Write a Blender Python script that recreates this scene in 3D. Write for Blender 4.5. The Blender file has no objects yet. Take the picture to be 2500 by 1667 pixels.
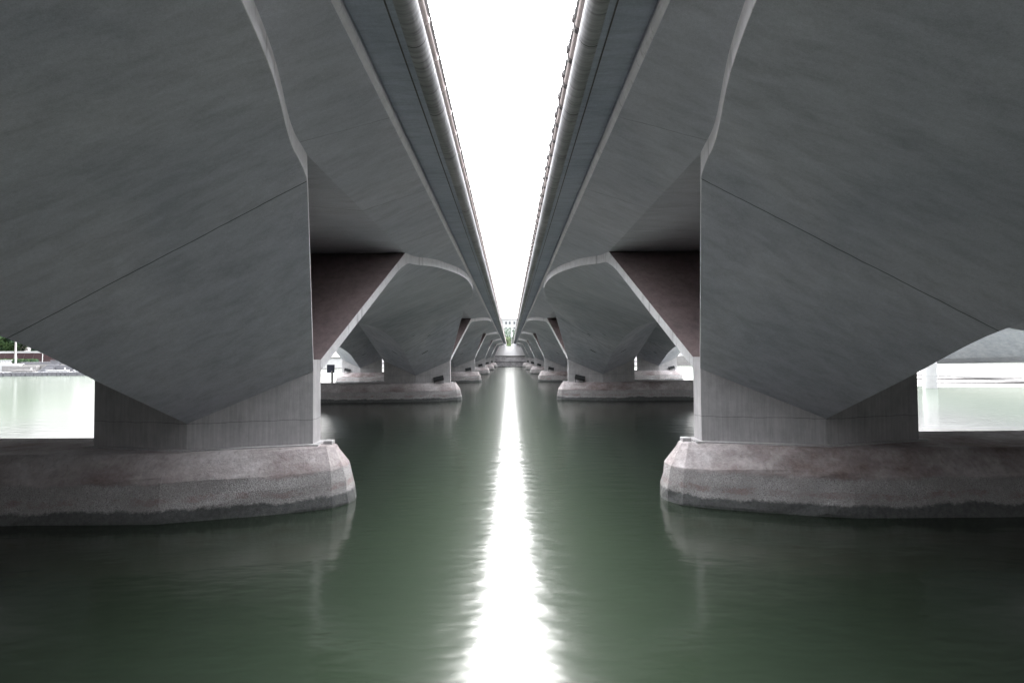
import bpy, bmesh, math, random
from mathutils import Vector, Matrix
random.seed(7)
sc = bpy.context.scene
COL = sc.collection

# ------------------------------------------------------------------ camera, sky, sun, exposure
PITCH, ROLL, YAW, CX, CH = 0.0276, 0.0073, 0.0038, 0.109, 5.67
cam = bpy.data.cameras.new('camera'); cam.lens = 18.0; cam.sensor_width = 36.0
cam.clip_start = 0.05; cam.clip_end = 3000
camo = bpy.data.objects.new('camera', cam); COL.objects.link(camo)
cy, sy, cp, sp, cr, sr = math.cos(YAW), math.sin(YAW), math.cos(PITCH), math.sin(PITCH), math.cos(ROLL), math.sin(ROLL)
ax = Vector((cy, -sy, 0)); fw = Vector((sy * cp, cy * cp, sp)); az = Vector((-sy * sp, -cy * sp, cp))
rt = ax * cr - az * sr; up = az * cr + ax * sr
m4 = Matrix((rt, up, -fw)).transposed().to_4x4(); m4.translation = Vector((CX, 0, CH))
camo.matrix_world = m4
sc.camera = camo

SUN_EL, SUN_ROT = math.radians(44), math.radians(0)
w = bpy.data.worlds.new('World'); sc.world = w; w.use_nodes = True
nt = w.node_tree; bg = nt.nodes['Background']
sky = nt.nodes.new('ShaderNodeTexSky'); sky.sky_type = 'NISHITA'; sky.sun_disc = False
sky.sun_elevation = SUN_EL; sky.sun_rotation = SUN_ROT; sky.dust_density = 4.0; sky.air_density = 1.0
hs = nt.nodes.new('ShaderNodeHueSaturation'); hs.inputs['Saturation'].default_value = 0.10
nt.links.new(sky.outputs[0], hs.inputs['Color']); 
# overcast dome: about three times brighter overhead than at the horizon
tc = nt.nodes.new('ShaderNodeTexCoord'); sx = nt.nodes.new('ShaderNodeSeparateXYZ'); nt.links.new(tc.outputs['Generated'], sx.inputs[0])
mr = nt.nodes.new('ShaderNodeValToRGB'); nt.links.new(sx.outputs[2], mr.inputs[0])
e = mr.color_ramp.elements; e[0].position = 0.0; e[1].position = 1.0; mr.color_ramp.interpolation = 'LINEAR'
for p_, v_ in ((0.035, .034), (0.10, .031), (0.25, .085), (0.5, .26), (0.75, .75)): e.new(p_).color = (v_, v_, v_, 1)
e[0].color = (.12, .12, .12, 1); e[len(e) - 1].color = (1, 1, 1, 1)
gain = nt.nodes.new('ShaderNodeMath'); gain.operation = 'MULTIPLY'; gain.inputs[1].default_value = 6.6; nt.links.new(mr.outputs[0], gain.inputs[0])
vm = nt.nodes.new('ShaderNodeVectorMath'); vm.operation = 'SCALE'
nt.links.new(hs.outputs[0], vm.inputs[0]); nt.links.new(gain.outputs[0], vm.inputs['Scale']); nt.links.new(vm.outputs[0], bg.inputs['Color'])

bg.inputs['Strength'].default_value = 0.15
sun = bpy.data.lights.new('sun', 'SUN'); sun.energy = 0.5; sun.angle = math.radians(20); sun.color = (1, .97, .93)
suno = bpy.data.objects.new('sun', sun); COL.objects.link(suno); suno.location = (0, 0, 60)
sd = Vector((math.sin(SUN_ROT) * math.cos(SUN_EL), math.cos(SUN_ROT) * math.cos(SUN_EL), math.sin(SUN_EL)))
suno.rotation_euler = sd.to_track_quat('Z', 'Y').to_euler()
sc.view_settings.view_transform = 'Standard'; sc.view_settings.look = 'None'
sc.view_settings.exposure = 3.1; sc.view_settings.gamma = 1.0
sc.render.engine = 'CYCLES'
sc.cycles.max_bounces = 10; sc.cycles.diffuse_bounces = 6; sc.cycles.glossy_bounces = 4
sc.cycles.use_denoising = True
sc.cycles.sample_clamp_indirect = 20

# ------------------------------------------------------------------ helpers
def tag(o, label=None, cat=None, group=None, kind=None):
    if label: o['label'] = label
    if cat: o['category'] = cat
    if group: o['group'] = group
    if kind: o['kind'] = kind
    return o
def thing(name, label, cat, loc=(0, 0, 0), rotz=0, group=None):
    o = bpy.data.objects.new(name, None); COL.objects.link(o); o.location = loc; o.rotation_euler = (0, 0, rotz)
    o.empty_display_size = .5
    return tag(o, label, cat, group)
def mesh_obj(name, verts, faces, mats, parent=None, fm=None, uvs=None, smooth=False, loc=None):
    me = bpy.data.meshes.new(name); me.from_pydata([tuple(v) for v in verts], [], faces)
    for mt in (mats if isinstance(mats, (list, tuple)) else [mats]): me.materials.append(mt)
    if fm:
        for p, i in zip(me.polygons, fm): p.material_index = i
    if uvs:
        uvl = me.uv_layers.new(name='UVMap')
        for lp in me.loops: uvl.data[lp.index].uv = uvs[lp.vertex_index]
    if smooth:
        for p in me.polygons: p.use_smooth = True
    me.update()
    o = bpy.data.objects.new(name, me); COL.objects.link(o)
    if parent: o.parent = parent
    if loc: o.location = loc
    return o
class MB:
    def __init__(s): s.v = []; s.f = []; s.m = []
    def add(s, v, f, mi=0):
        b = len(s.v); s.v += [tuple(p) for p in v]; s.f += [tuple(i + b for i in q) for q in f]; s.m += [mi] * len(f)
    def box(s, x0, x1, y0, y1, z0, z1, mi=0):
        s.add([(x0, y0, z0), (x1, y0, z0), (x1, y1, z0), (x0, y1, z0), (x0, y0, z1), (x1, y0, z1), (x1, y1, z1), (x0, y1, z1)],
              [(0, 3, 2, 1), (4, 5, 6, 7), (0, 1, 5, 4), (1, 2, 6, 5), (2, 3, 7, 6), (3, 0, 4, 7)], mi)
    def prism(s, poly, z0, z1, mi=0):
        n = len(poly)
        s.add([(x, y, z0) for x, y in poly] + [(x, y, z1) for x, y in poly],
              [tuple(range(n))[::-1], tuple(range(n, 2 * n))] + [(i, (i + 1) % n, n + (i + 1) % n, n + i) for i in range(n)], mi)
    def tube(s, p0, p1, r0, r1=None, n=10, mi=0, cap=True):
        r1 = r0 if r1 is None else r1; p0 = Vector(p0); p1 = Vector(p1); d = (p1 - p0).normalized()
        a = d.orthogonal().normalized(); b = d.cross(a)
        v = []
        for p, r in ((p0, r0), (p1, r1)):
            for i in range(n):
                t = 2 * math.pi * i / n; v.append(p + a * math.cos(t) * r + b * math.sin(t) * r)
        f = [(i, (i + 1) % n, n + (i + 1) % n, n + i) for i in range(n)]
        if cap: f += [tuple(range(n))[::-1], tuple(range(n, 2 * n))]
        s.add(v, f, mi)
    def lathe(s, prof, c=(0, 0, 0), n=16, mi=0):
        v = []; f = []
        for r, z in prof:
            for i in range(n):
                t = 2 * math.pi * i / n; v.append((c[0] + r * math.cos(t), c[1] + r * math.sin(t), c[2] + z))
        for k in range(len(prof) - 1):
            for i in range(n):
                f.append((k * n + i, k * n + (i + 1) % n, (k + 1) * n + (i + 1) % n, (k + 1) * n + i))
        f.append(tuple(range(n))[::-1]); f.append(tuple(range((len(prof) - 1) * n, len(prof) * n)))
        s.add(v, f, mi)
    def build(s, name, mats, parent=None, smooth=False, bevel=0, loc=None):
        o = mesh_obj(name, s.v, s.f, mats, parent, s.m, None, smooth, loc)
        bm = bmesh.new(); bm.from_mesh(o.data); bmesh.ops.recalc_face_normals(bm, faces=bm.faces); bm.to_mesh(o.data); bm.free()
        if bevel:
            md = o.modifiers.new('bevel', 'BEVEL'); md.width = bevel; md.segments = 2; md.limit_method = 'ANGLE'
        return o
def copy_obj(o, parent=None):
    c = o.copy(); COL.objects.link(c); c.parent = parent
    for ch in list(o.children): copy_obj(ch, c)
    return c

# ------------------------------------------------------------------ materials
class NB:
    def __init__(s, name):
        s.m = bpy.data.materials.new(name); s.m.use_nodes = True; s.t = s.m.node_tree; s.b = s.t.nodes['Principled BSDF']
    def n(s, typ, **kw):
        x = s.t.nodes.new(typ)
        for k, v in kw.items(): setattr(x, k, v)
        return x
    def l(s, a, b): s.t.links.new(a, b)
    def coord(s, kind='Object', scale=(1, 1, 1), rot=(0, 0, 0)):
        c = s.n('ShaderNodeTexCoord'); mp = s.n('ShaderNodeMapping'); mp.inputs['Scale'].default_value = scale; mp.inputs['Rotation'].default_value = rot
        s.l(c.outputs[kind], mp.inputs['Vector']); return mp.outputs[0]
    def noise(s, vec, scale=5, detail=6, rough=.6, dist=0):
        x = s.n('ShaderNodeTexNoise'); x.inputs['Scale'].default_value = scale; x.inputs['Detail'].default_value = detail
        x.inputs['Roughness'].default_value = rough; x.inputs['Distortion'].default_value = dist; s.l(vec, x.inputs['Vector']); return x.outputs['Fac']
    def vor(s, vec, scale=5, feature='F1'):
        x = s.n('ShaderNodeTexVoronoi', feature=feature); x.inputs['Scale'].default_value = scale; s.l(vec, x.inputs['Vector']); return x.outputs['Distance']
    def ramp(s, fac, stops, interp='LINEAR'):
        x = s.n('ShaderNodeValToRGB'); x.color_ramp.interpolation = interp; e = x.color_ramp.elements
        while len(e) < len(stops): e.new(.5)
        for q, (p, c) in zip(e, stops):
            q.position = p; q.color = (c, c, c, 1) if not isinstance(c, tuple) else (*c, 1)
        s.l(fac, x.inputs[0]); return x.outputs[0]
    def mix(s, fac, a, b, mode='MIX'):
        x = s.n('ShaderNodeMix', data_type='RGBA', blend_type=mode)
        for sock, val in ((x.inputs[0], fac), (x.inputs[6], a), (x.inputs[7], b)):
            if isinstance(val, (int, float)): sock.default_value = val
            elif isinstance(val, tuple): sock.default_value = (*val, 1)
            else: s.l(val, sock)
        return x.outputs[2]
    def math(s, op, a, b=None, c=None):
        x = s.n('ShaderNodeMath', operation=op)
        for i, v in enumerate((a, b, c)):
            if v is None: continue
            if isinstance(v, (int, float)): x.inputs[i].default_value = v
            else: s.l(v, x.inputs[i])
        return x.outputs[0]
    def sep(s, vec):
        x = s.n('ShaderNodeSeparateXYZ'); s.l(vec, x.inputs[0]); return x.outputs
    def bump(s, h, strength=.2, dist=.02):
        x = s.n('ShaderNodeBump'); x.inputs['Strength'].default_value = strength; x.inputs['Distance'].default_value = dist
        s.l(h, x.inputs['Height']); s.l(x.outputs[0], s.b.inputs['Normal'])
    def base(s, c, rough=.8, spec=.3):
        if isinstance(c, tuple): s.b.inputs['Base Color'].default_value = (*c, 1)
        else: s.l(c, s.b.inputs['Base Color'])
        if isinstance(rough, (int, float)): s.b.inputs['Roughness'].default_value = rough
        else: s.l(rough, s.b.inputs['Roughness'])
        s.b.inputs['Specular IOR Level'].default_value = spec
        return s.m

def simple(name, col, rough=.7, var=.25, scale=3, spec=.3, metal=0):
    b = NB(name); n = b.noise(b.coord(), scale, 6, .65)
    c = b.ramp(n, [(.3, tuple(x * (1 - var) for x in col)), (.7, tuple(min(1, x * (1 + var * .6)) for x in col))])
    b.b.inputs['Metallic'].default_value = metal
    b.bump(n, .12, .02)
    return b.base(c, rough, spec)

def soffit_mat(name, col, uv=True, joints=(), stretch=(1, 1, 1), spots=(), con=1.0):
    """board-marked concrete; grain runs across the arch along its rulings (UV.y)"""
    b = NB(name)
    if uv:
        c0 = b.n('ShaderNodeTexCoord'); mp = b.n('ShaderNodeMapping'); mp.inputs['Scale'].default_value = (22, 2.2, 1); b.l(c0.outputs['UV'], mp.inputs['Vector'])
        oi = b.n('ShaderNodeObjectInfo'); ad = b.n('ShaderNodeVectorMath', operation='ADD'); sc_ = b.n('ShaderNodeVectorMath', operation='SCALE')
        b.l(oi.outputs['Location'], sc_.inputs[0]); sc_.inputs['Scale'].default_value = .37
        b.l(mp.outputs[0], ad.inputs[0]); b.l(oi.outputs['Random'], ad.inputs[1])
        v = ad.outputs[0]
    else:
        v = b.coord('Object', stretch)
    grain = b.noise(v, 3.2, 9, .68, .3)
    big = b.noise(b.coord('Object'), .22, 4, .55, .6)
    fine = b.noise(b.coord('Object'), 14, 5, .7)
    c = b.ramp(grain, [(.28, tuple(x * (1 - .26 * con) for x in col)), (.5, col), (.74, tuple(x * (1 + .22 * con) for x in col))])
    c = b.mix(.75 * con, c, b.ramp(big, [(.3, (.72, .74, .76)), (.68, (1.12, 1.1, 1.06))]), 'MULTIPLY')
    spk = b.noise(b.coord('Object'), 55, 3, .7)
    c = b.mix(.3, c, b.ramp(fine, [(.3, .75), (.7, 1.2)]), 'MULTIPLY')
    c = b.mix(.45, c, b.ramp(spk, [(.3, .7), (.7, 1.25)]), 'MULTIPLY')
    pits = b.ramp(b.vor(b.coord('Object'), 2.3), [(.0, .25), (.022, 1.0)])
    pm = b.ramp(b.noise(b.coord('Object'), .9, 2), [(.55, 0.0), (.62, .8)])
    c = b.mix(pm, c, b.mix(1.0, c, pits, 'MULTIPLY'))
    if uv and (joints or spots):
        s = b.sep(c0.outputs['UV'])
        wob = b.math('MULTIPLY', b.math('SUBTRACT', b.noise(b.coord('Object'), .8, 3), .5), .004)
        tot = None
        for j, wd, dk in joints:
            d = b.math('ABSOLUTE', b.math('SUBTRACT', b.math('ADD', s[0], wob), j))
            q = b.math('MULTIPLY', b.math('LESS_THAN', d, wd), dk)
            tot = q if tot is None else b.math('MAXIMUM', tot, q)
        for su, sv, ru, rv in spots:
            d = b.math('ADD', b.math('POWER', b.math('DIVIDE', b.math('SUBTRACT', s[0], su), ru), 2), b.math('POWER', b.math('DIVIDE', b.math('SUBTRACT', s[1], sv), rv), 2))
            q = b.math('MULTIPLY', b.math('LESS_THAN', b.math('ADD', d, b.math('MULTIPLY', fine, .6)), 1.2), .85)
            tot = q if tot is None else b.math('MAXIMUM', tot, q)
        c = b.mix(tot, c, (.012, .013, .014))
    if not uv and con < .7:
        s2 = b.sep(b.coord('Object')); ab_ = b.math('ABSOLUTE', s2[0])
        yy = b.math('ADD', b.math('ADD', s2[1], b.math('MULTIPLY', ab_, .35)), b.math('MULTIPLY', b.noise(b.coord('Object'), .7, 3), .12))
        d = b.math('ABSOLUTE', b.math('SUBTRACT', b.math('FRACT', b.math('DIVIDE', yy, 5.3)), .5))
        c = b.mix(b.math('MULTIPLY', b.math('LESS_THAN', d, .0028), b.ramp(big, [(.4, .1), (.6, .5)])), c, (.06, .06, .065))
    b.bump(b.math('ADD', grain, b.math('MULTIPLY', fine, .5)), .18, .02)
    return b.base(c, .82, .25)

M = {}
JT1 = ((.318, .0006, .75),)
JT = ((.318, .0011, .9), (.52, .0006, .5), (.68, .0006, .4), (.16, .0005, .3), (.85, .0006, .35))
M['arch1'] = soffit_mat('near arch concrete', (.50, .50, .56), True, JT1, con=.75)
M['arch'] = soffit_mat('arch concrete', (.50, .50, .56), True, JT, spots=((.2, .33, .004, .07), (.335, .42, .0035, .035), (.47, .22, .003, .03)))
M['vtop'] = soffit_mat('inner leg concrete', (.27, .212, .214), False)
M['girder'] = soffit_mat('girder concrete', (.50, .50, .56), False, stretch=(.25, .9, .5), con=.65)
M['slab'] = soffit_mat('slab concrete', (.42, .445, .53), False, stretch=(.3, 1.6, .5), con=.8)

def band_mat():
    b = NB('edge band concrete')
    st = b.noise(b.coord('Object', (1.5, 2.6, .12)), 2.0, 7, .7)
    n = b.noise(b.coord('Object'), 3, 7, .7)
    c = b.ramp(n, [(.3, (.60, .59, .605)), (.7, (.76, .75, .765))])
    c = b.mix(b.ramp(st, [(.56, 0.0), (.72, .7)]), c, (.15, .14, .145))
    b.bump(n, .25, .03)
    return b.base(c, .85, .2)
M['band'] = band_mat()

def stem_mat():
    b = NB('pier stem concrete')
    st = b.noise(b.coord('Object', (6, 6, .35)), 2.0, 8, .7)
    n = b.noise(b.coord('Object'), 1.1, 8, .68)
    c = b.ramp(n, [(.28, (.37, .355, .362)), (.5, (.46, .445, .455)), (.72, (.54, .52, .53))])
    c = b.mix(.6, c, b.ramp(st, [(.3, .7), (.62, 1.12)]), 'MULTIPLY')
    z = b.sep(b.coord('Object'))[2]
    wob = b.math('MULTIPLY', b.noise(b.coord('Object'), 1.4, 4), .14)
    d = b.math('ABSOLUTE', b.math('SUBTRACT', b.math('ADD', z, wob), 3.62))
    c = b.mix(b.math('MULTIPLY', b.math('LESS_THAN', d, .014), .4), c, (.08, .075, .075))
    pit = b.ramp(b.vor(b.coord('Object'), 5), [(0, .35), (.06, 1.0)])
    c = b.mix(.7, c, pit, 'MULTIPLY')
    b.bump(b.math('ADD', n, b.math('MULTIPLY', pit, .4)), .3, .03)
    return b.base(c, .88, .2)
M['stem'] = stem_mat()

def cap_mat():
    b = NB('pile cap concrete')
    co = b.coord('Object'); s = b.sep(co)
    wob = b.math('MULTIPLY', b.math('SUBTRACT', b.noise(b.coord('Object', (1, 1, .6)), .55, 6, .7), .5), .62)
    wf = b.math('MULTIPLY', b.math('SUBTRACT', b.noise(co, 9, 4, .7), .5), .22)
    z = b.math('ADD', b.math('ADD', s[2], wob), wf)
    n1 = b.noise(co, 1.6, 8, .7); n2 = b.noise(co, 7, 7, .72)
    vb = b.vor(co, 9); vb2 = b.vor(b.coord('Object', (1, 1, 1.3)), 34)
    up_ = b.ramp(n1, [(.3, (.46, .41, .415)), (.55, (.60, .56, .565)), (.75, (.68, .65, .655))])
    # rust brown dirt running down from the top edge, patchy along the cap
    dirt = b.ramp(b.noise(b.coord('Object', (.5, .5, 1)), .5, 6, .62), [(.40, 0.0), (.62, .85)])
    up_ = b.mix(dirt, up_, b.mix(n2, (.12, .075, .07), (.26, .19, .18)))
    up_ = b.mix(.5, up_, b.ramp(n2, [(.3, .6), (.7, 1.25)]), 'MULTIPLY')
    barn = b.mix(b.ramp(vb2, [(.28, 0.0), (.75, 1.0)]), (.70, .68, .685), (.34, .32, .32))
    barn = b.mix(.7, barn, b.ramp(vb, [(0, 1.15), (.45, .78)]), 'MULTIPLY')
    drip = b.noise(b.coord('Object', (4.5, 4.5, .3)), 1.3, 6, .7)
    up_ = b.mix(b.ramp(drip, [(.55, 0.0), (.75, .55)]), up_, (.16, .115, .105))
    patch = b.noise(co, .9, 5, .65)
    barn = b.mix(b.ramp(patch, [(.38, .55), (.6, 0.0)]), barn, b.mix(n2, (.22, .2, .195), (.42, .39, .385)))
    specks = b.ramp(b.vor(b.coord('Object', (1, 1, 1.2)), 5.5), [(.0, 1.0), (.07, 1.0), (.1, 0.0)])
    barn = b.mix(b.math('MULTIPLY', specks, .7), barn, (.07, .065, .065))
    red = b.math('MULTIPLY', b.math('LESS_THAN', b.math('ABSOLUTE', b.math('SUBTRACT', z, 1.36)), .09), b.ramp(n1, [(.45, 0.0), (.6, .45)]))
    barn = b.mix(red, barn, (.28, .16, .14))
    wet = b.ramp(n2, [(.35, (.075, .077, .077)), (.7, (.16, .163, .163))])
    wet = b.mix(b.ramp(vb, [(.08, .5), (.16, 0.0)]), wet, (.22, .21, .2))
    c = b.mix(b.math('MULTIPLY', b.math('SUBTRACT', z, 1.72), 12), barn, up_) if False else None
    f1 = b.n('ShaderNodeMapRange'); b.l(z, f1.inputs[0]); f1.inputs[1].default_value = 1.78; f1.inputs[2].default_value = 1.90
    f2 = b.n('ShaderNodeMapRange'); b.l(z, f2.inputs[0]); f2.inputs[1].default_value = 1.04; f2.inputs[2].default_value = 1.13
    c = b.mix(f1.outputs[0], barn, up_)
    c = b.mix(f2.outputs[0], wet, c)
    hb = b.mix(f1.outputs[0], b.ramp(vb2, [(0, 1.0), (.5, 0.0)]), b.ramp(n2, [(.3, .3), (.7, .6)]))
    b.bump(hb, .75, .06)
    r = b.mix(f2.outputs[0], (.45, .45, .45), (.9, .9, .9))
    return b.base(c, r, .3)
M['cap'] = cap_mat()

def bull_mat():
    b = NB('rounded deck edge')
    ring = b.noise(b.coord('Object', (.6, 9, .6)), 1.4, 8, .7)
    n = b.noise(b.coord('Object'), 2, 5)
    big = b.noise(b.coord('Object', (1, .35, 1)), 1.0, 4)
    c = b.ramp(ring, [(.35, (.30, .29, .30)), (.5, (.46, .455, .465)), (.7, (.58, .575, .585))])
    c = b.mix(.55, c, b.ramp(big, [(.35, .62), (.65, 1.12)]), 'MULTIPLY')
    y = b.sep(b.coord('Object'))[1]
    d = b.math('ABSOLUTE', b.math('SUBTRACT', b.math('FRACT', b.math('DIVIDE', y, 2.9)), .5))
    c = b.mix(b.math('MULTIPLY', b.math('LESS_THAN', d, .006), .7), c, (.09, .085, .09))
    b.bump(ring, .25, .02)
    return b.base(c, .7, .3)
M['bull'] = bull_mat()
M['pipe'] = simple('painted pipe', (.40, .345, .33), .45, .2, 5, .4)
M['grey_pipe'] = simple('grey pipe', (.25, .25, .25), .45, .2, 5, .4)
M['clamp'] = simple('clamp steel', (.07, .06, .06), .5, .3, 9, .4)
M['lamp_black'] = simple('black metal', (.022, .023, .024), .5, .3, 6, .4)
M['lamp_glass'] = simple('lamp glass', (.06, .062, .065), .25, .2, 4, .5)
M['white'] = simple('white concrete', (.24, .24, .24), .8, .12, .8)
M['abut'] = simple('abutment white', (.66, .66, .66), .8, .1, .3)
M['pale'] = simple('pale stone', (.125, .12, .118), .85, .25, .9)
M['grey_stone'] = simple('grey granite', (.075, .075, .082), .85, .25, 1.6)
M['dark_slot'] = simple('dark gap', (.03, .03, .032), .9, .2, 2)
M['maroon'] = simple('maroon hoarding', (.022, .008, .0095), .7, .2, .7)
M['navy'] = simple('navy panel', (.035, .038, .06), .6, .2, 1.5)
M['steel'] = simple('pile steel', (.2, .19, .19), .6, .35, 2)
M['rust'] = simple('rust band', (.05, .03, .022), .8, .35, 4)
M['glass'] = simple('dark window glass', (.05, .055, .06), .15, .2, 2, .5)
M['bark'] = simple('bark', (.16, .145, .14), .9, .35, 4)
M['foot'] = soffit_mat('footbridge paint', (.16, .175, .185), False, stretch=(.6, .3, .6))
M['redroof'] = simple('red roof', (.42, .05, .06), .7, .2, 2)
M['soil'] = simple('dark unseen ground', (.032, .033, .03), .95, .3, .7, .05)  # kept dark so the unseen banks bounce little light
M['unseen_stone'] = simple('dark unseen stone', (.055, .055, .057), .9, .3, 1.2, .1)  # darkened so the unseen wall behind the camera reflects little light
M['earth'] = simple('paved ground', (.10, .099, .096), .9, .2, .4)

def leaf_mat(name, a, c):
    b = NB(name); n = b.noise(b.coord('Object'), .9, 4, .6); n2 = b.noise(b.coord('Object'), 9, 2)
    col = b.mix(b.ramp(n, [(.35, 0.0), (.65, 1.0)]), a, c)
    col = b.mix(.5, col, b.ramp(n2, [(.3, .6), (.7, 1.4)]), 'MULTIPLY')
    b.b.inputs['Subsurface Weight'].default_value = 0
    return b.base(col, .75, .08)
M['leaf'] = leaf_mat('leaves', (.018, .036, .017), (.04, .068, .025))
M['leaf_dark'] = leaf_mat('dark leaves', (.014, .028, .018), (.03, .05, .03))
M['leaf_bright'] = leaf_mat('bright leaves', (.028, .045, .02), (.05, .066, .03))

def stonewall_mat():
    b = NB('stone block wall')
    br = b.n('ShaderNodeTexBrick'); mp = b.coord('Object', (1, 1, 1), (math.radians(90), 0, 0)); b.l(mp, br.inputs['Vector'])
    br.inputs['Scale'].default_value = .55; br.inputs['Color1'].default_value = (.42, .40, .41, 1); br.inputs['Color2'].default_value = (.30, .285, .295, 1)
    br.inputs['Mortar'].default_value = (.5, .49, .5, 1); br.inputs['Mortar Size'].default_value = .02; br.offset = .37
    n = b.noise(b.coord('Object'), .5, 8, .7)
    c = b.mix(.85, br.outputs['Color'], b.ramp(n, [(.3, .5), (.7, 1.5)]), 'MULTIPLY')
    z = b.sep(b.coord('Object'))[2]
    d = b.math('LESS_THAN', b.math('ADD', z, b.math('MULTIPLY', n, .3)), 1.05)
    c = b.mix(d, c, (.04, .038, .038))
    b.bump(n, .4, .08)
    return b.base(c, .9, .2)
M['stonewall'] = stonewall_mat()

def water_mat():
    b = NB('green river water')
    n = b.noise(b.coord('Object', (.45, 1.0, 1)), 2.0, 2, .45, .1)
    n2 = b.noise(b.coord('Object', (.10, .45, 1)), .35, 3, .5)
    c = b.ramp(b.noise(b.coord('Object', (1, 1, 1)), .05, 3), [(.3, (.0105, .0165, .0105)), (.7, (.014, .021, .0132))])
    b.bump(b.math('ADD', n, b.math('MULTIPLY', n2, .5)), .22, .08)
    b.b.inputs['IOR'].default_value = 1.33
    return b.base(c, .155, 1.0)
M['water'] = water_mat()

# ------------------------------------------------------------------ bridge geometry
S = 40.0; Y1 = 17.9; K = .0038; NROW = 6
UC = 10.35; UMID = 19.25; UC2 = 2 * UMID - UC
ZW = .72; ZC = 2.67; VS = 3.72; YS = .35; YV = 1.26
B = 5.75; VB, ZB = 5.62, 10.49; VD, ZD = 7.58, 11.40
TH = .40
def dz(y, z): return -K * (y - Y1) * min(1.0, max(0.0, (z - 5.0) / 5.4))
def lerp(tab, s):
    for (a, p), (c, q) in zip(tab, tab[1:]):
        if s <= c: return p + (q - p) * (s - a) / (c - a)
    return tab[-1][1]
def cubic(tab, s):   # Catmull-Rom through uneven points
    n = len(tab)
    if s <= tab[0][0]: return tab[0][1]
    if s >= tab[-1][0]: return tab[-1][1]
    for i in range(n - 1):
        if s <= tab[i + 1][0]:
            x0, y0 = tab[i]; x1, y1 = tab[i + 1]; h = x1 - x0
            m0 = (tab[i + 1][1] - tab[i - 1][1]) / (tab[i + 1][0] - tab[i - 1][0]) if i > 0 else (y1 - y0) / h
            m1 = (tab[i + 2][1] - y0) / (tab[i + 2][0] - x0) if i + 2 < n else 0.0
            t = (s - x0) / h
            return (2 * t**3 - 3 * t**2 + 1) * y0 + (t**3 - 2 * t**2 + t) * h * m0 + (-2 * t**3 + 3 * t**2) * y1 + (t**3 - t**2) * h * m1
RIDGE = [(1.26, 3.55), (4.55, 4.95), (7.32, 6.13), (13.0, 7.45), (20.0, 8.05)]
EDGET = [(5.75, 0.0), (7.0, .09), (9.2, .40), (11.0, .58), (14.0, .82), (17.0, .96), (20.0, 1.0)]   # fraction of the way up the sloping soffit
def zridge(s): return cubic(RIDGE, s)
def edge(s):
    if s <= B:
        q = (s - YS) / (B - YS); return VS + (VB - VS) * q, 5.58 + (ZB - 5.58) * q
    q = cubic(EDGET, s); return VB + (VD - VB) * q, ZB + (ZD - ZB) * q

def zlow(s):
    z = edge(s)[1]; h = .8
    if abs(s - B) < h:
        a, c = edge(B - h)[1], edge(B + h)[1]; q = (s - B + h) / (2 * h); k = edge(B)[1]
        z = (1 - q) ** 2 * a + 2 * q * (1 - q) * k + q * q * c
    return z - TH
def leg_mesh(yrow, d, smax=20.0):
    """one arch leg of a pier, local to the stem centre: underside (folded on a ridge), inner top face, and the two side bands"""
    N, MM = 56, 6
    V = []; F = []; fm = []; UV = []
    bV = []; bF = []
    tm = (smax - YS) / (20 - YS)
    sec = []
    for i in range(N + 1):
        t = i / N
        sr_ = YV + (smax - YV) * t
        se = YS + (smax - YS) * (t ** 1.14)
        v, z = edge(se); sec.append((t, sr_, se, v, z))
    def P(v, s, z):
        y = d * s; return (v, y, z + dz(yrow + y, z))
    for t, sr_, se, v, z in sec:
        for sg in (-1, 1):
            for k in range(MM + 1):
                q = k / MM
                V.append(P(sg * v * q, sr_ + (se - sr_) * q, zridge(sr_) + (zlow(se) - zridge(sr_)) * q)); UV.append((t * tm, q))
    W = 2 * (MM + 1)
    for i in range(N):
        for h in (0, 1):
            for k in range(MM):
                a = i * W + h * (MM + 1) + k; F.append((a, a + 1, a + W + 1, a + W)); fm.append(0)
    b0 = len(V)
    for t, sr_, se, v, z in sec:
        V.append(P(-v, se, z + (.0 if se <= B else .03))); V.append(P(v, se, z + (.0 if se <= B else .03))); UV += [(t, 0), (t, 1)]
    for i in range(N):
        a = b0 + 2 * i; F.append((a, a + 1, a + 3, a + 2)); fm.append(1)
    # bands
    for sg in (-1, 1):
        c0 = len(bV)
        for t, sr_, se, v, z in sec:
            for vv, zz in ((v, zlow(se)), (v + .012, zlow(se) + .01), (v + .012, z + (0 if se <= B + .1 else .06)), (v, z + (0 if se <= B + .1 else .06))):
                bV.append(P(sg * vv, se, zz))
        for i in range(N):
            for k in range(3):
                a = c0 + 4 * i + k; bF.append((a, a + 1, a + 5, a + 4))
        bF.append((c0, c0 + 1, c0 + 2, c0 + 3)); e = c0 + 4 * N; bF.append((e, e + 1, e + 2, e + 3))
    # end face at mid-span
    def fix(me):
        bm = bmesh.new(); bm.from_mesh(me); bmesh.ops.recalc_face_normals(bm, faces=bm.faces); bm.to_mesh(me); bm.free()
    return V, F, fm, UV, bV, bF, fix

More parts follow.
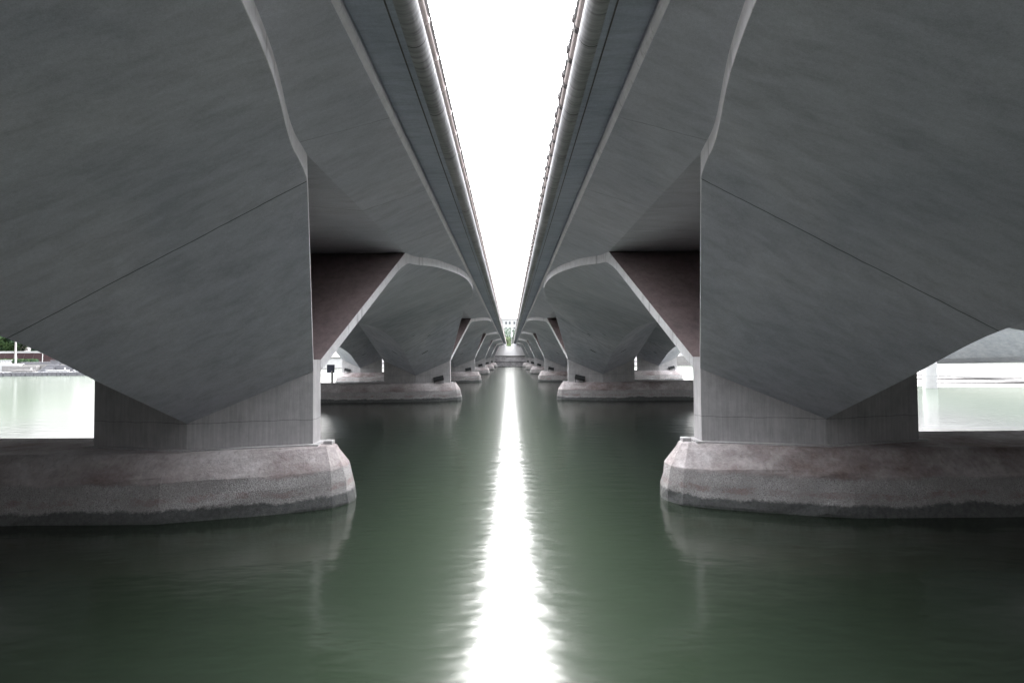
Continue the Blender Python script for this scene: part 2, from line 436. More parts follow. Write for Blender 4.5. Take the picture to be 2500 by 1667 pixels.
def stem_mesh():
    a = VS; V = []; F = []
    # hexagon plan, top follows the folded arch springing
    pts = [(-a, -YS), (0, -YV), (a, -YS), (a, YS), (0, YV), (-a, YS)]
    low = [(x, y, ZC) for x, y in pts]
    mid = [(-a, -YS, 5.14), (0, -YV, 3.55), (a, -YS, 5.14), (a, YS, 5.14), (0, YV, 3.55), (-a, YS, 5.14)]
    top = [(-a, -YS, 5.58), (a, -YS, 5.58), (a, YS, 5.58), (-a, YS, 5.58)]
    V = low + mid + top
    F = [tuple(range(6))[::-1]]
    for i in range(6): F.append((i, (i + 1) % 6, 6 + (i + 1) % 6, 6 + i))
    F += [(6, 7, 8, 13, 12), (9, 10, 11, 15, 14), (8, 9, 14, 13), (11, 6, 12, 15), (12, 13, 14, 15)]
    return V, F

# pile cap: long hexagon with pointed ends, bevelled top, battered sides (local to the cap centre)
def cap_obj(parent):
    H = UMID - 5.52; KX = UMID - 10.5
    half = [(-KX, -2.25), (KX, -2.25), (KX + 2.4, -1.62), (H - 1.1, -1.12), (H - .35, -.78), (H - .05, -.36), (H, 0), (H - .05, .36), (H - .35, .78), (H - 1.1, 1.12), (KX + 2.4, 1.62), (KX, 2.25)]
    pts = half + [(-x, -y) for x, y in half[1:-1] if True][0:0] + [(-KX, 2.25)] + [(-x, y) for x, y in half[2:-1]][::-1]
    base = []
    for (x0, y0), (x1, y1) in zip(pts, pts[1:] + pts[:1]):
        m = max(1, int(math.hypot(x1 - x0, y1 - y0) / .8))
        for i in range(m): base.append((x0 + (x1 - x0) * i / m, y0 + (y1 - y0) * i / m))
    cnt = len(base); nor = []
    for i in range(cnt):
        ax_, ay_ = base[i - 1]; bx_, by_ = base[(i + 1) % cnt]; dx_, dy_ = bx_ - ax_, by_ - ay_; L = math.hypot(dx_, dy_); nor.append((dy_ / L, -dx_ / L))
    prof = [(.30, -2.5), (.24, ZW - .1), (.22, .55), (.20, .8), (.14, 1.15), (.08, 1.5), (.0, 1.90), (-.06, 2.02), (-.35, 2.45), (-.46, 2.60), (-.56, ZC)]
    V = []; F = []
    for off, z in prof:
        j = .012 if z > ZC - .02 else .035
        for (x, y), (nx, ny) in zip(base, nor):
            o_ = off + random.uniform(-j, j); V.append((x + nx * o_, y + ny * o_, z + random.uniform(-j, j) * .5))
    for k in range(len(prof) - 1):
        for i in range(cnt): F.append((k * cnt + i, k * cnt + (i + 1) % cnt, (k + 1) * cnt + (i + 1) % cnt, (k + 1) * cnt + i))
    F.append(tuple(range((len(prof) - 1) * cnt, len(prof) * cnt)))
    return mesh_obj('pile_cap', V, F, M['cap'], parent)

def plinth(parent, x):
    mb = MB(); a = VS + .22
    mb.prism([(x - a, -YS - .12), (x, -YV - .2), (x + a, -YS - .12), (x + a, YS + .12), (x, YV + .2), (x - a, YS + .12)], ZC - .03, ZC + .055)
    return mb.build('plinth', M['stem'], parent, bevel=.015)

ROWNAME = ['nearest to the viewer', 'second from the viewer', 'third from the viewer', 'fourth from the viewer', 'fifth from the viewer', 'farthest from the viewer']
sv, sf = stem_mesh()
cap_proto = None; stem_proto = None; pl_proto = None
for side, sname in ((-1, 'left'), (1, 'right')):
    for r in range(NROW):
        y = Y1 + S * r
        root = thing('bridge_pier', 'V legged concrete pier under the %s deck, %s' % (sname, ROWNAME[r]), 'bridge pier', (side * UMID, y, 0), 0, 'V legged piers of the %s deck' % sname)
        if cap_proto is None:
            cap_proto = cap_obj(root)
            for q_ in (-1, 1):
                blk = MB(); blk.box(q_ * (UMID - 6.2) - .15, q_ * (UMID - 6.2) + .15, -.16, .16, ZC - .02, ZC + .12); blk.build('block', M['stem'], cap_proto, bevel=.02)
            pl_proto = plinth(cap_proto, -(UMID - UC)); copy_ = plinth(cap_proto, UMID - UC)
            cap = cap_proto
        else:
            cap = copy_obj(cap_proto, root)
        for gx in (-(UMID - UC), UMID - UC):
            if stem_proto is None:
                stem_proto = mesh_obj('stem', sv, sf, M['stem'], root)
                bm = bmesh.new(); bm.from_mesh(stem_proto.data); bmesh.ops.recalc_face_normals(bm, faces=bm.faces); bm.to_mesh(stem_proto.data); bm.free()
                st = stem_proto
            else:
                st = stem_proto.copy(); COL.objects.link(st); st.parent = root
            st.location = (gx, 0, 0)
        legs = []
        for d in (-1, 1):
            V, F, fm, UV, bV, bF, fix = leg_mesh(y, d, 19.99 if not (r == NROW - 1 and d == 1) else 17.8)
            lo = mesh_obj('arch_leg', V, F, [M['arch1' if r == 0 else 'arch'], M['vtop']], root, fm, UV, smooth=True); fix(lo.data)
            mbw = MB(); Bz = ZB + .25; wv = [(-1.2, d * .1, 5.3), (-1.2, d * 5.9, Bz), (-1.2, d * .1, Bz)]  # hidden wedge added inside the V to darken its interior
            wv = [(x_, y_, z_ + dz(y + y_, z_)) for x_, y_, z_ in wv]
            mbw.add(wv + [(1.2, y_, z_) for _, y_, z_ in wv], [(0, 1, 2), (3, 5, 4), (0, 3, 4, 1), (1, 4, 5, 2), (2, 5, 3, 0)])
            wo = mbw.build('light_block', M['vtop'], lo)
            bo = mesh_obj('edge_band', bV, bF, M['band'], lo); fix(bo.data)
            lo.location = (-(UMID - UC), 0, 0)
            l2 = lo.copy(); COL.objects.link(l2); l2.parent = root; l2.location = (UMID - UC, 0, 0)
            b2 = bo.copy(); COL.objects.link(b2); b2.parent = l2
            b2 = wo.copy(); COL.objects.link(b2); b2.parent = l2

# ------------------------------------------------------------------ decks
YA, YB = -8.0, 237.6
def sweep(mb, prof, ya, yb, mi=0, closed=True, n=1):
    """extrude a profile [(x,z)] along the falling deck line"""
    V = []; F = []; m = len(prof)
    for k in range(n + 1):
        y = ya + (yb - ya) * k / n
        V += [(x, y, z + dz(y, 12)) for x, z in prof]
    for k in range(n):
        for i in range(m if closed else m - 1):
            j = (i + 1) % m; F.append((k * m + i, k * m + j, (k + 1) * m + j, (k + 1) * m + i))
    if closed: F += [tuple(range(m))[::-1], tuple(range(n * m, (n + 1) * m))]
    mb.add(V, F, mi)
def circ(cx, cz, r, n=20): return [(cx + r * math.cos(2 * math.pi * i / n), cz + r * math.sin(2 * math.pi * i / n)) for i in range(n)]

for side, sname in ((-1, 'left'), (1, 'right')):
    deck = thing('bridge_deck', ('grey bridge deck left of the sky gap, edged by a ringed beige pipe' if side < 0 else 'grey bridge deck right of the sky gap, its edge pipes carrying dark clamps'), 'bridge deck', (0, 0, 0), 0, 'twin bridge decks')
    X = lambda u: side * u
    for uc in (UC, UC2):
        mb = MB()
        prof = [(X(uc - VB), ZB), (X(uc - VD), ZD), (X(uc - VD), 12.0), (X(uc + VD), 12.0), (X(uc + VD), ZD), (X(uc + VB), ZB)]
        sweep(mb, prof, YA, YB)
        g = mb.build('box_girder', M['girder'], deck)
        mb = MB()
        for sg in (-1, 1):   # rounded bead along the lip of the girder
            q = uc + sg * VD
            pr = [(X(q - sg * .02), ZD - .01)]
            for i in range(7):
                a = math.radians(-80 + 150 * i / 6)
                pr.append((X(q - sg * .12 + sg * .15 * math.cos(a) + sg * .04), ZD + .20 + .21 * math.sin(a)))
            pr += [(X(q - sg * .1), ZD + .46), (X(q - sg * .3), ZD + .3)]
            sweep(mb, pr, YA, YB)
        o = mb.build('lip', M['band'], g, smooth=False)
    mb = MB(); sweep(mb, [(X(1.9), 11.88), (X(2 * UMID - 1.9), 11.88), (X(2 * UMID - 1.9), 12.6), (X(1.9), 12.6)], YA, YB)
    mb.build('slab', M['slab'], deck)
    mb = MB()
    for a, c in ((1.74, 2.05), (2 * UMID - 2.05, 2 * UMID - 1.74)):
        sweep(mb, [(X(a), 12.2), (X(c), 12.2), (X(c), 13.6), (X(a), 13.6)], YA, YB)
    mb.build('parapet', M['white'], deck)
    mb = MB(); sweep(mb, circ(X(1.79), 12.1, .255, 28), YA, YB)
    o = mb.build('rounded_edge', M['bull'], deck)
    for p in o.data.polygons: p.use_smooth = len(p.vertices) == 4
    mb = MB(); sweep(mb, [(X(2.04), 11.85), (X(2.065), 11.85), (X(2.065), 11.89), (X(2.04), 11.89)], YA, YB)
    mb.build('drip_strip', M['clamp'], deck)
    for nm, cu, cz, rr, mt, n_own in (('service_pipe', 1.60, 12.50, .09, 'pipe', 60), ('conduit', 1.585, 12.93, .055, 'grey_pipe', 40)):
        mb = MB(); sweep(mb, circ(X(cu), cz, rr, 14), YA, YB); o = mb.build(nm, M[mt], deck)
        for p in o.data.polygons: p.use_smooth = len(p.vertices) == 4
        step = 1.1 if side > 0 else 1.32
        if side < 0 and nm == 'conduit': continue
        rest = MB(); k = 0; yy = 5.0 + (.4 if nm == 'conduit' else 0)
        while yy < YB - 2:
            h = MB()
            z = cz + dz(yy, 12)
            if side > 0:
                h.tube((X(cu), yy - .06, z), (X(cu), yy + .06, z), rr + .045, n=12)
                h.box(min(X(cu), X(1.76)), max(X(cu), X(1.76)), yy - .03, yy + .03, z - .03, z + .03)
                h.box(X(cu) - .03, X(cu) + .03, yy - .03, yy + .03, z + rr, z + rr + .16)
            else:
                h.tube((X(cu), yy - .04, z), (X(cu), yy + .04, z), rr + .022, n=14)
                h.box(min(X(cu), X(1.76)), max(X(cu), X(1.76)), yy - .02, yy + .02, z - .02, z + .02)
            if k < n_own: h.build('pipe_clamp', M['clamp'] if side > 0 else M['pipe'], o)
            else: rest.v += []; rest.add(h.v, h.f)
            k += 1; yy += step
        tag(rest.build('pipe_clamp', M['clamp'] if side > 0 else M['pipe'], o), kind='stuff')

# ------------------------------------------------------------------ floodlights on the pile caps
fl_mesh = {}
def floodlight(x, y, z, mirror, label, group):
    root = thing('floodlight', label, 'floodlight', (x, y, z), 0, group)
    key = mirror
    if key not in fl_mesh:
        s = -1 if mirror else 1
        R = Matrix.Rotation(math.radians(13 * s), 4, 'Y') @ Matrix.Rotation(math.radians(-28), 4, 'X')
        def bx(mb, x0, x1, y0, y1, z0, z1, mi=0):
            t = MB(); t.box(x0, x1, y0, y1, z0, z1); mb.add([(R @ Vector(p)) + Vector((0, 0, .52)) for p in t.v], t.f, mi)
        h = MB(); bx(h, -.56, .56, -.02, .16, -.24, .24)
        for a in (-.56, -.025, .51): bx(h, a, a + .05, -.07, -.02, -.24, .24)
        for a in (-.24, .19): bx(h, -.51, .51, -.065, -.02, a, a + .05)
        g = MB(); bx(g, -.5, -.03, -.03, -.024, -.19, .19); bx(g, .03, .5, -.03, -.024, -.19, .19)
        k = MB(); k.box(-s * .5 - .03, -s * .5 + .03, -.03, .03, 0, .62); k.box(s * .42 - .03, s * .42 + .03, -.03, .03, 0, .35); k.box(-.6, .6, -.06, .06, -.012, .012)
        fl_mesh[key] = (h, g, k)
        objs = [h.build('housing', M['lamp_black'], root), g.build('lens', M['lamp_glass'], root), k.build('bracket', M['lamp_black'], root)]
        fl_mesh[key] = objs
    else:
        for o in fl_mesh[key]:
            c = o.copy(); COL.objects.link(c); c.parent = root
ORD = {1: 'second', 2: 'third', 3: 'fourth', 4: 'fifth', 5: 'sixth'}
for side, sname in ((-1, 'left'), (1, 'right')):
    for r in range(1, NROW):
        y = Y1 + S * r
        floodlight(side * 7.85, y - 1.02, ZC + .01, side < 0, 'black twin floodlight beside the gap on the %s pile cap back, %s deck' % (ORD[r], sname), 'floodlights on the pile caps')
    y = Y1 + 2 * S
    floodlight(side * (2 * UMID - 7.85), y - 1.02, ZC + .01, side > 0, 'black twin floodlight at the outer end of the third pile cap, %s deck' % sname, 'floodlights on the pile caps')

# ------------------------------------------------------------------ water and banks
def grid_plane(name, x0, x1, y0, y1, z, mat):
    return mesh_obj(name, [(x0, y0, z), (x1, y0, z), (x1, y1, z), (x0, y1, z)], [(0, 1, 2, 3)], mat)
tag(grid_plane('water', -900, 900, -400, 900, ZW, M['water']), kind='structure')
tag(grid_plane('riverbed', -1500, 1500, -1200, 1800, -6, M['earth']), kind='structure')

def poly_slab(name, poly, z0, z1, mat, kind='structure'):
    mb = MB(); mb.prism(poly, z0, z1); return tag(mb.build(name, mat), kind=kind)
# near bank and abutment wall, unseen, added to block light from behind the camera
poly_slab('near_bank_ground', [(-300, -60), (300, -60), (300, -3), (-300, -3)], -5, 3.9, M['soil'])
for sg in (-1, 1):  # raised ground out of view, added to shut off low side light
    mb = MB(); X0, X1, X2 = sg * 42, sg * 50, sg * 300
    mb.add([(X0, -60, 3.4), (X0, 34, -1), (X1, -60, 11), (X1, 30, 11), (X2, -60, 11), (X2, 30, 11), (X2, 37, -1), (X1, 37, -1)], [(0, 1, 3, 2), (2, 3, 5, 4), (1, 7, 3), (7, 6, 5, 3)])
    tag(mb.build('side_light_block', M['soil']), kind='structure')
na = thing('abutment', 'unseen abutment wall added behind the viewer to block light', 'abutment', (0, -8, 3.9))
mb = MB(); mb.box(-42, 42, -1, 0, 0, 8.2); mb.build('wall', M['unseen_stone'], na)
# left bank and far bank ground
poly_slab('left_bank_ground', [(-420, 168), (-128, 168), (-84, 226), (-84, 700), (-420, 700)], -5, 4.7, M['earth'])
poly_slab('left_bank_terrace', [(-420, 158.6), (-121, 158.6), (-82, 214), (-84, 226), (-128, 168), (-420, 168)], -5, 4.05, M['pale'])
poly_slab('left_quay', [(-420, 151), (-115, 151), (-78, 208), (-82, 214), (-121, 158.6), (-420, 158.6)], -5, 1.8, M['grey_stone'])
poly_slab('far_bank_ground', [(-84, 239), (95, 239), (95, 700), (-84, 700)], -5, 5.2, M['earth'])
poly_slab('far_quay', [(-84, 226.5), (84, 226.5), (84, 239), (-84, 239)], -5, 5.0, M['pale'])
poly_slab('right_bank_ground', [(95, 236), (500, 236), (500, 700), (95, 700)], -5, 2.2, M['pale'])

# far abutment
ab = thing('abutment', 'white concrete abutment wall closing the far end of the bridge above the stone wall', 'abutment', (0, 238, 0))
mb = MB(); mb.box(-42, -1.65, 0, 1.6, 5.0, 12.3); mb.build('wing_wall', M['abut'], ab)
mb = MB(); mb.box(1.65, 42, 0, 1.6, 5.0, 12.3); mb.build('wing_wall', M['abut'], ab)
mb = MB(); mb.box(-1.65, 1.65, .12, 1.5, 5.0, 10.0); mb.build('centre_wall', M['abut'], ab)
wl = thing('stone_wall', 'weathered stone block river wall at the far end between the last piers', 'river wall', (0, 226, 0))
mb = MB(); mb.box(-60, 60, -.4, .45, -4, 5.35); mb.build('wall', M['stonewall'], wl)
mb = MB(); mb.box(-60, 60, -.65, .45, 5.35, 5.6); mb.build('coping', M['grey_stone'], wl)
mb = MB(); mb.box(-60, 60, -.62, -.38, 2.75, 2.95); mb.build('ledge', M['grey_stone'], wl)

# trees -------------------------------------------------------------
def tree(x, y, z, h, r, mat, label, trunk_h=.35, n=2600, leaf=.45, group=None):
    root = thing('tree', label, 'tree', (x, y, z), 0, group)
    tr = MB(); th = h * trunk_h
    tr.tube((0, 0, -.2), (.1, 0, th), .035 * h * .6, .025 * h * .6, 9)
    cl = []
    for i in range(9):
        a = random.uniform(0, 6.28); q = random.uniform(.25, .8)
        p = (r * q * math.cos(a), r * q * math.sin(a), th + (h - th) * random.uniform(.25, .9))
        tr.tube((.1, 0, th * random.uniform(.7, 1)), p, .012 * h * .6, .004 * h, 6)
        cl.append((p, r * random.uniform(.35, .6)))
    tr.build('trunk', M['bark'], root)
    V = []; F = []
    for i in range(n):
        c, cr_ = random.choice(cl)
        while True:
            d = Vector((random.uniform(-1, 1), random.uniform(-1, 1), random.uniform(-1, 1)))
            if .35 < d.length < 1: break
        p = Vector(c) + Vector((d.x * cr_, d.y * cr_, d.z * cr_ * .75))
        u = Vector((random.gauss(0, 1), random.gauss(0, 1), random.gauss(0, .6))).normalized(); v = u.orthogonal().normalized()
        s = leaf * random.uniform(.5, 1.1); b = len(V)
        V += [p - u * s, p - v * s * .5, p + u * s, p + v * s * .5]; F.append((b, b + 1, b + 2, b + 3))
    mesh_obj('crown', V, F, M[mat], root)
tree(-5.0, 262, 5.2, 14.5, 7.5, 'leaf_dark', 'dark green tree in front of the pale building, seen left in the gap end', n=3200)
tree(4.5, 266, 5.2, 13.8, 7.5, 'leaf_dark', 'dark green tree behind the lamp mast, seen right in the gap end', n=3200)
tree(-.9, 247, 5.2, 9.5, 3.2, 'leaf_bright', 'bright green small tree just above the white abutment wall', .3, 2600, .28)
for (x, y, h, r, mt, lb, tkh) in ((-188, 186, 15, 8, 'leaf', 'broad tree over the maroon hoarding, farthest left on the bank', .10), (-183, 190, 17, 8, 'leaf_dark', 'dark tree behind the maroon hoarding on the left bank', .10),
                             (-179, 193, 16, 7, 'leaf_dark', 'dark tree left of the grey trunk behind the hoarding', .10), (-178, 199, 15, 6.5, 'leaf', 'pale leaved tree right of the grey trunk behind the hoarding', .10)):
    tree(x, y, 4.7, h * .8, r, mt, lb, tkh, 5200, .55)
tree(-163.2, 169.6, 4.7, 16, 6, 'leaf', 'tree with a thick grey trunk rising from the hedge beside the pole', .55, 2200, .4)

# building behind the gap
bd = thing('building', 'white apartment building with rows of windows beyond the end of the gap', 'building', (0, 335, 0))
mb = MB(); mb.box(-24, 24, 0, 16, 5, 29.5); mb.build('wall', M['white'], bd)
mb = MB(); mb.box(-24.4, 24.4, -.4, 16.4, 29.5, 30.1); mb.build('roof', M['white'], bd)
for rr, z in enumerate((27.2, 23.6, 20.4, 17.0)):
    for i in range(-4, 5):
        x = i * 2.7 + (.3 if i % 2 else 0)
        f = MB(); f.box(x - .75, x + .75, -.06, .02, z - (1.1 if rr == 0 else .6), z + .75)
        fo = f.build('window', M['white'], bd)
        f = MB(); f.box(x - .6, x + .6, -.09, -.062, z - (.95 if rr == 0 else .5), z + .62); f.build('pane', M['glass'] if rr == 0 else M['grey_stone'], fo)

# tall lamp mast with banner
lm = thing('lamp_mast', 'tall thin lamp mast with a white banner standing in the far gap', 'lamp mast', (1.0, 252, 5.2))
mb = MB(); mb.tube((0, 0, 0), (0, 0, 21.6), .14, .08, 10); mb.build('pole', M['grey_pipe'], lm)
mb = MB(); mb.tube((-1.3, 0, 21.5), (1.3, 0, 21.5), .04)
mb.build('cross_arm', M['grey_pipe'], lm)
for dx in (-1.25, 0, 1.25):
    mb = MB(); mb.box(dx - .32, dx + .32, -.25, .25, 21.35, 21.6); mb.build('lamp_head', M['clamp'], lm)
mb = MB(); mb.box(-.45, .45, -.2, -.15, 9.6, 12.0); mb.build('banner', M['white'], lm)

# ------------------------------------------------------------------ left bank furniture (scale: about 31 m of quay in view)
def bank_box(name, label, cat, boxes, mat, group=None, bevel=.03):
    boxes = [(b[0] * boxes[0][2] / 150, b[1] * boxes[0][2] / 150) + tuple(b[2:]) for b in boxes]
    xs = sum((b[0] + b[1]) / 2 for b in boxes) / len(boxes); ys = min(b[2] for b in boxes); zs = min(b[4] for b in boxes)
    mb = MB()
    for b in boxes: mb.box(b[0] - xs, b[1] - xs, b[2] - ys, b[3] - ys, b[4] - zs, b[5] - zs)
    o = mb.build(name, mat, bevel=bevel); o.location = (xs, ys, zs)
    return tag(o, label, cat, group)
# quay face blocks
qw = thing('quay_wall', 'low grey block quay wall with dark slots along the left bank', 'quay wall', (-140, 150.4, 0))
mb = MB()
x = -30.0
while x < 24:
    wd = random.choice((1.05, 1.15, 1.25)); mb.box(x, x + wd, random.uniform(-.05, .05), .55, .6, 1.85); x += wd + random.choice((.05, .07, .2, .26))
mb.build('block', M['grey_stone'], qw, bevel=.03)
mb = MB(); mb.box(-30, 24, .12, .58, -2, 1.4); mb.build('backing', M['dark_slot'], qw)
# planter walls
bank_box('planter_wall', 'pale stained planter wall above the quay, left of the steps', 'planter wall', [(-148.2, -138.2, 157.0, 158.4, 1.79, 3.6)], M['pale'])
bank_box('planter_wall', 'plain grey panel wall between the two flights of steps', 'planter wall', [(-134.6, -127.8, 157.0, 158.4, 1.79, 3.75)], M['grey_stone'])
bank_box('terrace_wall', 'pale retaining wall under the white balustrade', 'retaining wall', [(-175, -143.0, 157.6, 159.2, 1.79, 4.25)], M['white'])
for (x0, x1, lb) in ((-138.0, -134.8, 'grey flight of steps between the pale planter and the grey panel wall'), (-127.6, -121.5, 'grey flight of steps farther right, past the grey panel wall')):
    bank_box('steps', lb, 'steps', [(x0, x1, 154.4 + i * .42, 159.0, 1.79 + i * .24, 1.79 + (i + 1) * .24) for i in range(10)], M['grey_stone'], 'steps on the left bank', .02)
for i, (x0, x1, lb) in enumerate(((-145.5, -139.2, 'low pale bench on the quay below the stained planter'), (-135.4, -129.2, 'white low bench on the quay below the grey panel wall'), (-127.2, -120.5, 'white low bench on the quay at the right hand steps'))):
    bank_box('bench', lb, 'bench', [(x0, x1, 151.7, 152.5, 1.79, 2.25), (x0 - .1, x1 + .1, 151.6, 152.6, 2.25, 2.4)], M['white'] if i else M['pale'], 'benches on the left quay')
for i, (x, lb) in enumerate(((-139.6, 'short white bollard by the pale bench'), (-129.8, 'short white bollard behind the middle bench'), (-121.8, 'short white bollard at the right end of the quay'))):
    mb = MB(); mb.lathe([(.17, 0), (.17, .85), (.2, .9), (.2, 1.2), (.12, 1.3)], n=12); o = mb.build('bollard', M['white']); o.location = (x * 153.2 / 150, 153.2, 1.79); tag(o, lb, 'bollard', 'white bollards on the left quay')
# balustrade
bl = thing('balustrade', 'white balustrade with upright slots on the left bank', 'balustrade', (-170.4, 158.0, 4.2))
mb = MB(); mb.box(-14, 17.2, 0, .3, 0, .38); mb.box(-14, 17.2, 0, .3, 1.02, 1.28)
x = -14.0; k = 0
while x < 17.2:
    g = .42 if k % 5 else 1.0; mb.box(x, min(17.2, x + g), .04, .26, .38, 1.02); x += g + .3; k += 1
mb.build('rail_wall', M['white'], bl)
bank_box('ledge_wall', 'grey stepped ledge wall behind the steps on the left bank', 'ledge wall', [(-142.7, -134, 159.5, 160.2, 4.05, 4.75), (-133.8, -126, 159.2, 160, 4.05, 5.2), (-133.9, -125.9, 159.1, 160.1, 5.2, 5.32)], M['grey_stone'])
# hedge
hd = thing('hedge', 'clipped green hedge in front of the maroon hoarding', 'hedge', (-170.5, 167, 4.7))
V = []; F = []
for i in range(5200):
    p = Vector((random.uniform(-20, 17), random.uniform(-.7, .7), random.uniform(0, 1.05)))
    u = Vector((random.gauss(0, 1), random.gauss(0, 1), random.gauss(0, 1))).normalized(); v = u.orthogonal().normalized(); s = random.uniform(.1, .24); b = len(V)
    V += [p - u * s, p - v * s * .5, p + u * s, p + v * s * .5]; F.append((b, b + 1, b + 2, b + 3))
mesh_obj('foliage', V, F, M['leaf'], hd)
mb = MB(); mb.box(-20, 17, -.5, .5, -.05, .8); mb.build('core', M['leaf_dark'], hd)
hb = thing('hoarding', 'maroon hoarding with a white top rail behind the hedge', 'hoarding', (-156.5, 172, 4.6))
mb = MB(); mb.box(-15.0, 30, 0, .3, 0, 3.1); mb.build('panel', M['maroon'], hb)
mb = MB(); mb.box(-30, 30, -.1, .4, 3.1, 3.75); mb.build('top_rail', M['white'], hb)
mb = MB(); mb.box(-15.0, 30, -.02, .0, .45, .5)
for i in range(12): mb.tube((-13 + i * 3.2, -.02, .4), (-12.2 + i * 3.2, -.02, 2.9), .02, n=5)
mb.build('stripe', M['pale'], hb)
van = thing('parked_van', 'white van end with dark window beside the maroon hoarding', 'van', (-171.2, 170.0, 4.7))
mb = MB(); mb.box(-3.2, 1.6, -.9, .9, .45, 1.3); mb.add([(-3.2, -.85, 1.3), (1.0, -.85, 1.3), (.5, -.75, 2.3), (-3.2, -.75, 2.3), (-3.2, .85, 1.3), (1.0, .85, 1.3), (.5, .75, 2.3), (-3.2, .75, 2.3)], [(0, 1, 2, 3), (4, 7, 6, 5), (1, 5, 6, 2), (3, 2, 6, 7), (0, 3, 7, 4), (0, 4, 5, 1)])
mb.build('body', M['white'], van, bevel=.08)
mb = MB(); mb.add([(-.9, -.86, 1.4), (.7, -.86, 1.4), (.4, -.79, 2.1), (-.9, -.79, 2.1)], [(0, 1, 2, 3)]); mb.build('window', M['glass'], van)
for x in (-2.4, .8):
    mb = MB(); mb.tube((x, -.95, .35), (x, -.72, .35), .35, n=14); mb.build('wheel', M['lamp_black'], van)
pl = thing('street_pole', 'thick pale grey pole rising at the end of the balustrade', 'pole', (-152.6, 158.8, 4.0))
mb = MB(); mb.lathe([(.24, 0), (.24, 2.6), (.17, 2.7), (.15, 9)], n=14); mb.build('shaft', M['grey_pipe'], pl); mb = MB(); mb.lathe([(.34, 0), (.34, .12), (.2, .2)], n=14); mb.build('base', M['grey_pipe'], pl)
pl = thing('flag_pole', 'thin white pole in front of the hedge on the left bank', 'pole', (-146.4, 161, 4.0))
mb = MB(); mb.lathe([(.09, 0), (.09, 3.6), (.12, 3.62), (.12, 3.75), (.03, 3.9)], n=10); mb.build('shaft', M['white'], pl); mb = MB(); mb.lathe([(.2, 0), (.2, .1), (.1, .14)], n=10); mb.build('base', M['white'], pl)

# white bank wall seen through the left arch, with a red roofed kiosk above it
bw = thing('bank_wall', 'white stone bank wall with ledges seen under the left arch', 'river wall', (-80, 206, 0), math.radians(56))
mb = MB(); mb.box(-60, 32, -.6, .4, -3, 5.3); mb.build('wall', M['white'], bw)
mb = MB(); mb.box(-60, 32, -1.4, -.6, -3, 1.1); mb.build('ledge', M['pale'], bw)
mb = MB(); mb.box(-60, 32, -.9, .45, 5.3, 5.55); mb.build('coping', M['pale'], bw)
kk = thing('kiosk', 'small kiosk with a red roof on the bank behind the left arch', 'kiosk', (-89, 226, 4.7))
mb = MB(); mb.box(-3, 3, -2, 2, 0, 1.0); mb.build('wall', M['white'], kk)
mb = MB(); mb.add([(-3.6, -2.5, 1), (3.6, -2.5, 1), (3.6, 2.5, 1), (-3.6, 2.5, 1), (-2, 0, 2.4), (2, 0, 2.4)], [(0, 1, 5, 4), (1, 2, 5), (2, 3, 4, 5), (3, 0, 4), (0, 3, 2, 1)]); mb.build('roof', M['redroof'], kk)
# navigation sign on a pile
ns = thing('navigation_sign', 'dark square sign panel on a grey pile in the water under the left arch', 'sign', (-29.4, 85, 0))
mb = MB(); mb.lathe([(.17, -3), (.17, 3.3), (.14, 3.4)], n=14); mb.build('pile', M['steel'], ns)
mb = MB(); mb.box(-.85, .42, -.05, .05, 3.05, 4.4); mb.build('panel', M['navy'], ns, bevel=.02)
mb = MB(); mb.box(-.6, -.52, .05, .12, 3.1, 4.3); mb.box(.2, .28, .05, .12, 3.1, 4.3); mb.build('brace', M['steel'], ns)

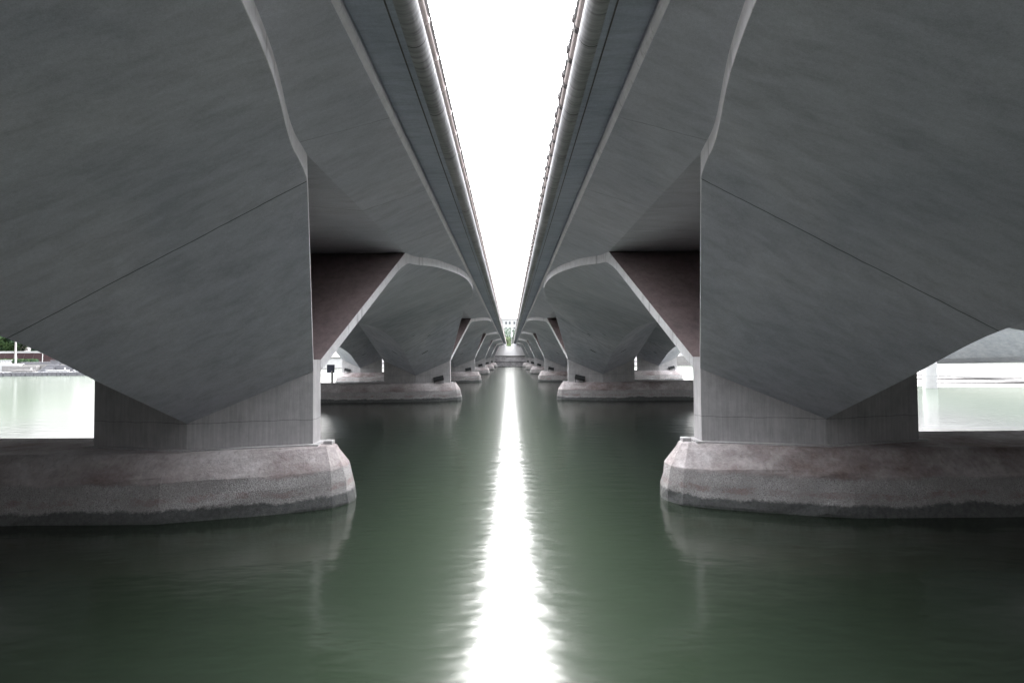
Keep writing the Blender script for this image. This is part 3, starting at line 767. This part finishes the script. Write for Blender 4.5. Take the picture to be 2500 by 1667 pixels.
# ------------------------------------------------------------------ right side: white promenade, mooring pile, footbridge, pavilion
pr = thing('promenade_jetty', 'broad white stepped jetty beyond the right opening', 'jetty', (110, 73, 0))
mb = MB(); mb.box(-49, 120, 0, 70, -3, .75); mb.build('lower_step', M['white'], pr)
mb = MB(); mb.box(-47, 120, 6, 70, .75, 1.05); mb.box(-45, 120, 14, 70, 1.05, 1.3); mb.build('upper_step', M['pale'], pr)
mp = thing('mooring_pile', 'white round mooring pile with a rusty waterline band in the right opening', 'pile', (59.2, 72, 0))
mb = MB(); mb.lathe([(.82, .62), (.82, 2.45), (.84, 2.46), (.84, 2.52), (.82, 2.53), (.82, 5.0), (.6, 5.2)], n=24); mb.build('shaft', M['white'], mp)
mb = MB(); mb.lathe([(.83, -3), (.83, .66)], n=24); mb.build('waterline_band', M['rust'], mp)
fb = thing('footbridge', 'pale grey haunched footbridge crossing beyond the right opening', 'footbridge', (0, 0, 0))
V = []; F = []
for i in range(41):
    y = 40 + i * 4.0
    q = (y - 112) / 60.0; zb = 3.4 + 2.6 * min(1.3, q * q); zt = 9.6
    V += [(82, y, zb), (80.5, y, zb + .9), (76.5, y, zt - .35), (76.2, y, zt), (86, y, zt), (84, y, zb)]
for i in range(40):
    for k in range(6): a = i * 6; F.append((a + k, a + (k + 1) % 6, a + 6 + (k + 1) % 6, a + 6 + k))
F += [tuple(range(6)), tuple(range(240, 246))]
o = mesh_obj('girder', V, F, M['foot'], fb)
bm = bmesh.new(); bm.from_mesh(o.data); bmesh.ops.recalc_face_normals(bm, faces=bm.faces); bm.to_mesh(o.data); bm.free()
mb = MB(); mb.box(76.4, 76.5, 40, 200, 10.6, 10.7)
for i in range(54): mb.box(76.42, 76.48, 40 + i * 3, 40.06 + i * 3, 9.6, 10.6)
mb.build('railing', M['white'], fb)
mb = MB(); mb.box(81.9, 84.1, 108, 116, -4, 3.6); mb.build('pier', M['pale'], fb)

pv = thing('pavilion', 'white waterside pavilion with columns seen under the right arch', 'pavilion', (88, 236, 1.2))
mb = MB(); mb.box(-9, 14, 2.5, 8, 0, 7); mb.build('wall', M['grey_stone'], pv)
mb = MB(); mb.box(-10, 15, -.5, 8.5, 7, 8.2); mb.build('roof', M['white'], pv)
for i in range(5):
    mb = MB(); x = -9 + i * 5.4; mb.box(x - .9, x + .9, -.3, 1.2, -.4, 7); mb.build('column', M['white'], pv)
mb = MB(); mb.box(-12, 17, -1.2, 8.6, -5, -.4); mb.build('base', M['pale'], pv)
